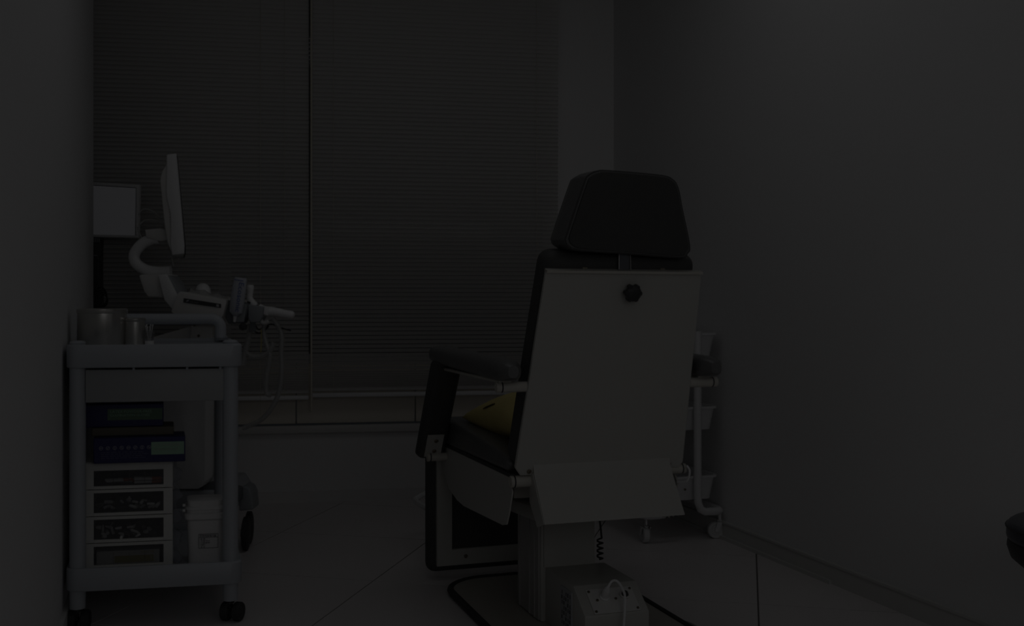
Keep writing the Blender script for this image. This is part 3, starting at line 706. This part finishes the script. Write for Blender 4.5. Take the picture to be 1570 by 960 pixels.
# console
cs = MB().prism([P(272, 450, D-.05), P(276, 447, D-.05), P(347, 460, D-.05), P(347, 466, D-.05), P(342, 484, D-.05), P(330, 497, D-.05), P(276, 490, D-.05), P(262, 478, D-.05)], (0, .30, 0), .003).build('console', 'whitew', us)
lab = MB().prism([P(281, 463.8, D-.053), P(338.5, 472.2, D-.053), P(338.8, 466.2, D-.053), P(281.5, 457.2, D-.053)], (0, .002, 0)).build('nameplate', 'dark', cs)
xd = (P(338, 470, D)-P(281, 461.5, D)).normalized(); yd = (0, -.0, 1)
MB().prism([P(284.5, 462.6, D-.055), P(288.5, 462.4, D-.055), P(290, 459.6, D-.055), P(287, 460.0, D-.055)], (0, .001, 0)).build('emblem', 'icon', lab)
for a, L_ in ((291.5, 4.5), (297.5, 6.5)):
    b = MB(); q = 463.2+(a-291)*.147
    b.prism([P(a, q, D-.0545), P(a+L_, q+L_*.147, D-.0545), P(a+L_, q-1.3+L_*.147, D-.0545), P(a, q-1.3, D-.0545)], (0, .001, 0)); b.build('plate_print', 'usdark', lab)
MB().prism([P(331.5, 470.3, D-.055), P(335.5, 470.9, D-.055), P(335.7, 467.0, D-.055), P(331.7, 466.4, D-.055)], (0, .001, 0)).build('emblem', 'label', lab)
MB().lathe(P(311, 456, D+.12), [(.026, 0), (.028, .015), (.026, .03), (.019, .042), (.008, .049), (0, .050)], (0, 0, 1), 24).build('control_dome', 'white', us)
b = MB(); rows = []
for i in range(10):
    x = 290+i*6.5; y = 446+i*1.6
    rows.append([P(x, y+6+2*math.sin(i*2), D+.02), P(x+2, y-4+2.5*math.sin(i*1.7), D+.04), P(x, y-6+2*math.cos(i*2.3), D+.14), P(x, y+6, D+.16)])
b.loft(rows).build('keyboard_cover', 'sleeve', us)
# holders
MB().prism([P(346, 460, D-.03), P(361, 461, D-.03), P(380, 466, D-.03), P(378, 482, D-.03), P(372, 496, D-.03), P(350, 497, D-.03), P(345, 488, D-.03)], (0, .06, 0), .004, 3).build('bottle_holder', 'usdark', us)
MB().prism([P(358, 462, D-.033), P(378, 467, D-.033), P(374, 494, D-.033), P(360, 494, D-.033)], (0, .004, 0), .001, 1).build('holder_flap', 'usgrey', us)
MB().prism([P(380, 467, D-.02), P(405, 470, D-.02), P(404, 484, D-.02), P(398, 494, D-.02), P(384, 495, D-.02), P(380, 488, D-.02)], (0, .06, 0), .004, 3).build('probe_holder', 'usgrey', us)
MB().box(lambda a, b_, c_: P(a, c_, D-.01+b_), 383, 392, 0, .05, 509, 494).build('holder_bracket', 'usdark', us)
MB().lathe(P(374, 501, D-.02), [(.010, 0), (.012, .004), (.012, .02), (0, .022)], (0, -1, 0), 16).build('holder_knob', 'dark', us)
MB().tube([P(372, 470, D+.02), P(346, 462, D+.04)], .006, 8).build('holder_arm', 'usdark', us)
MB().prism([P(293, 499, D+.02), P(325, 497, D+.02), P(326, 519, D+.02), P(292, 519, D+.02)], (0, .04, 0), .002).build('side_plate', 'whitew', us)
MB().prism([P(235, 517, D+.05), P(293, 500, D+.05), P(293, 520, D+.05), P(235, 524, D+.05)], (0, .03, 0), .002).build('side_arm', 'whitew', us)
for x, y in ((298, 498.5), (304.5, 515)): screw(P(x, y, D+.019), (0, -1, 0), us, .0045)
# lower body
MB().prism([P(248, 540, D-.07), P(316, 540, D-.07), P(314, 738, D-.07), P(311, 745, D-.07), P(304, 750, D-.07), P(248, 750, D-.07)], (0, .10, 0), .004).build('body_panel', 'panelw', us)
MB().prism([P(225, 530, D+.08), P(300, 530, D+.08), P(300, 745, D+.08), P(225, 745, D+.08)], (0, .26, 0), .004).build('body', 'whitew', us)
MB().prism([P(300, 628, D+.16), P(331, 628, D+.16), P(331, 642, D+.16), P(300, 642, D+.16)], (0, .06, 0), .003).build('shelf_bar', 'white', us)
MB().prism([P(300, 655, D+.16), P(331, 655, D+.16), P(331, 672, D+.16), P(300, 672, D+.16)], (0, .06, 0), .003).build('shelf_bar', 'white', us)
MB().prism([P(262, 752, D-.02), P(330, 753, D-.02), P(345, 775, D-.02), P(345, 792, D-.02), P(262, 792, D-.02)], (0, .40, 0), .006).build('base', 'pale', us)
MB().prism([P(290, 751, D+.0), P(318, 742, D+.0), P(332, 739, D+.0), P(346, 745, D+.0), P(366, 750, D+.0), P(366, 770, D+.0), P(345, 775, D+.0), P(300, 760, D+.0)], (0, .06, 0), .004).build('front_leg', 'usdark', us)
MB().prism([P(264, 782, D-.08), P(300, 783, D-.08), P(302, 850, D-.08), P(264, 862, D-.08)], (0, .07, 0), .006).build('foot_pedal', 'pale', us)
MB().prism([P(366, 772, D+.06), P(367, 750, D+.06), P(373, 745, D+.06), P(381, 748, D+.06), P(386, 758, D+.06), P(388, 782, D+.06), P(366, 784, D+.06)], (0, .09, 0), .006, 3).build('caster_hood', 'usgrey', us)
for px_, d_, n_ in ((382, 3.74, 0), (377, 3.64, 1), (215, 3.80, 0), (210, 3.66, 1)):
    c_ = P(px_, 0, d_); wr_ = .058 if n_ == 0 else .058
    a = math.radians(86); s_ = Vector((math.cos(math.radians(6)), math.sin(math.radians(6)), 0))
    MB().lathe(Vector((c_.x, d_, wr_))-s_*.012, [(0, 0), (wr_*.35, 0), (wr_*.4, .003), (wr_*.85, .002), (wr_, .005), (wr_, .019), (wr_*.85, .022), (wr_*.4, .021), (0, .024)], s_, 26).build('wheel', 'rubber', us)
    MB().lathe(Vector((c_.x, d_, wr_))-s_*.018, [(.014, 0), (.014, .008), (0, .008)], s_, 14).build('hub', 'whitew', us)
# hanging sleeved cables
for pts, r_, m_ in (([(418, 488), (426, 500), (432, 515), (431, 540), (432, 565), (430, 590), (424, 612), (412, 632), (397, 646), (372, 657)], .0085, 'sleeve'),
                    ([(410, 492), (404, 505), (408, 525), (414, 545), (412, 560), (408, 585), (409, 603), (416, 606)], .0085, 'sleeve'),
                    ([(384, 497), (382, 515), (377, 535), (372, 560)], .010, 'sleeve'),
                    ([(376, 540), (388, 547), (402, 546), (414, 538), (420, 525)], .009, 'sleeve'),
                    ([(428, 505), (430, 545), (428, 590), (415, 625), (398, 643)], .0022, 'cable'),
                    ([(390, 495), (396, 505), (406, 502), (416, 497), (428, 502), (446, 507)], .0024, 'blackc'),
                    ([(384, 492), (388, 505), (396, 511), (404, 508), (412, 500)], .0028, 'blackc')):
    MB().tube(smooth([P(x, y, D+.02) for x, y in pts]), r_, 8).build('hanging_cable', m_, us)
MB().tube([P(400.5, 505, D-.02), P(401, 522, D-.02), P(400, 540, D-.02)], .0013, 5).build('yellow_string', 'ycord', us, 'yellow string')

# gel bottle in its holder
gd = D-.05
ax = (P(361, 482, gd)-P(369, 426, gd)).normalized(); top = P(369, 426, gd)
gb = empty('gel_bottle', P(360, 488, gd), 'tilted pale blue bottle of ultrasound gel with blue lettering in the machine\'s holder', 'bottle')
xa = Vector((-ax.z, 0, ax.x)); xa = xa if xa.x > 0 else -xa
rings = []
for h, hw, hd_ in ((0, .0195, .006), (.006, .0215, .009), (.03, .0235, .016), (.08, .0235, .019), (.118, .021, .018), (.126, .012, .012), (.130, .007, .007)):
    rings.append([top+ax*h+xa*hw*math.cos(a)+Vector((0, 1, 0))*hd_*math.sin(a) for a in [2*math.pi*k/24 for k in range(24)]])
MB().loft(rings).build('body', 'bottle', gb)
MB().tube([top+ax*.128, top+ax*.150], [.007, .0045], 10).build('nozzle', 'white', gb)
fy = Vector((0, -.0205, 0))
face(q := MB(), top+ax*.010-xa*.018+Vector((0, -.0125, 0)), xa, -ax, .032, .0022, .0006); q.build('print_band', 'blue', gb)
text('Ecosonic', .024, top+ax*.016+xa*.003+fy, ax, xa, M['blue'], gb, wide=.098)
# probes
pr = empty('ultrasound_probe', P(405, 485, D-.02), 'white ultrasound probe lying sideways in its holder, pointing right', 'probe')
MB().tube(smooth([P(396, 473, D-.0), P(405, 477, D-.0), P(420, 478, D-.0), P(438, 481.5, D-.0), P(447, 483, D-.0), P(451.5, 484, D-.0)], 4), [.017, .0175, .0175, .0175, .0172, .017, .0168, .016, .0155, .015, .0145, .014, .0138, .0138, .0138, .0138, .0135, .013, .011, .008, .004], 16).build('probe_body', 'white', pr)
MB().prism([P(405, 471, D-.024), P(411, 470, D-.024), P(411, 484, D-.024), P(404, 482, D-.024)], (0, .01, 0), .0015).build('probe_clip', 'white', pr)
MB().tube(smooth([P(396, 476, D), P(398, 488, D), P(404, 495, D), P(412, 492, D)]), [.008]*18+[.006], 10).build('probe_neck', 'whitew', pr)
p2 = empty('ultrasound_probe', P(386, 468, D), 'white ultrasound probe standing upright right behind the gel bottle', 'probe')
MB().tube(smooth([P(384, 437, D+.01), P(383.5, 447, D+.01), P(383, 458, D+.01), P(388, 466, D+.01), P(392, 470, D+.01)], 4), [.010, .012, .0125, .012, .011, .0105, .0105, .0105, .011, .012, .0125, .013, .0135, .0135, .013, .012, .011], 14).build('probe_body', 'white', p2)
MB().prism([P(379, 462, D-.004), P(384, 463, D-.004), P(384, 465.5, D-.004), P(379, 464.5, D-.004)], (0, .003, 0)).build('mark', 'dark', p2)
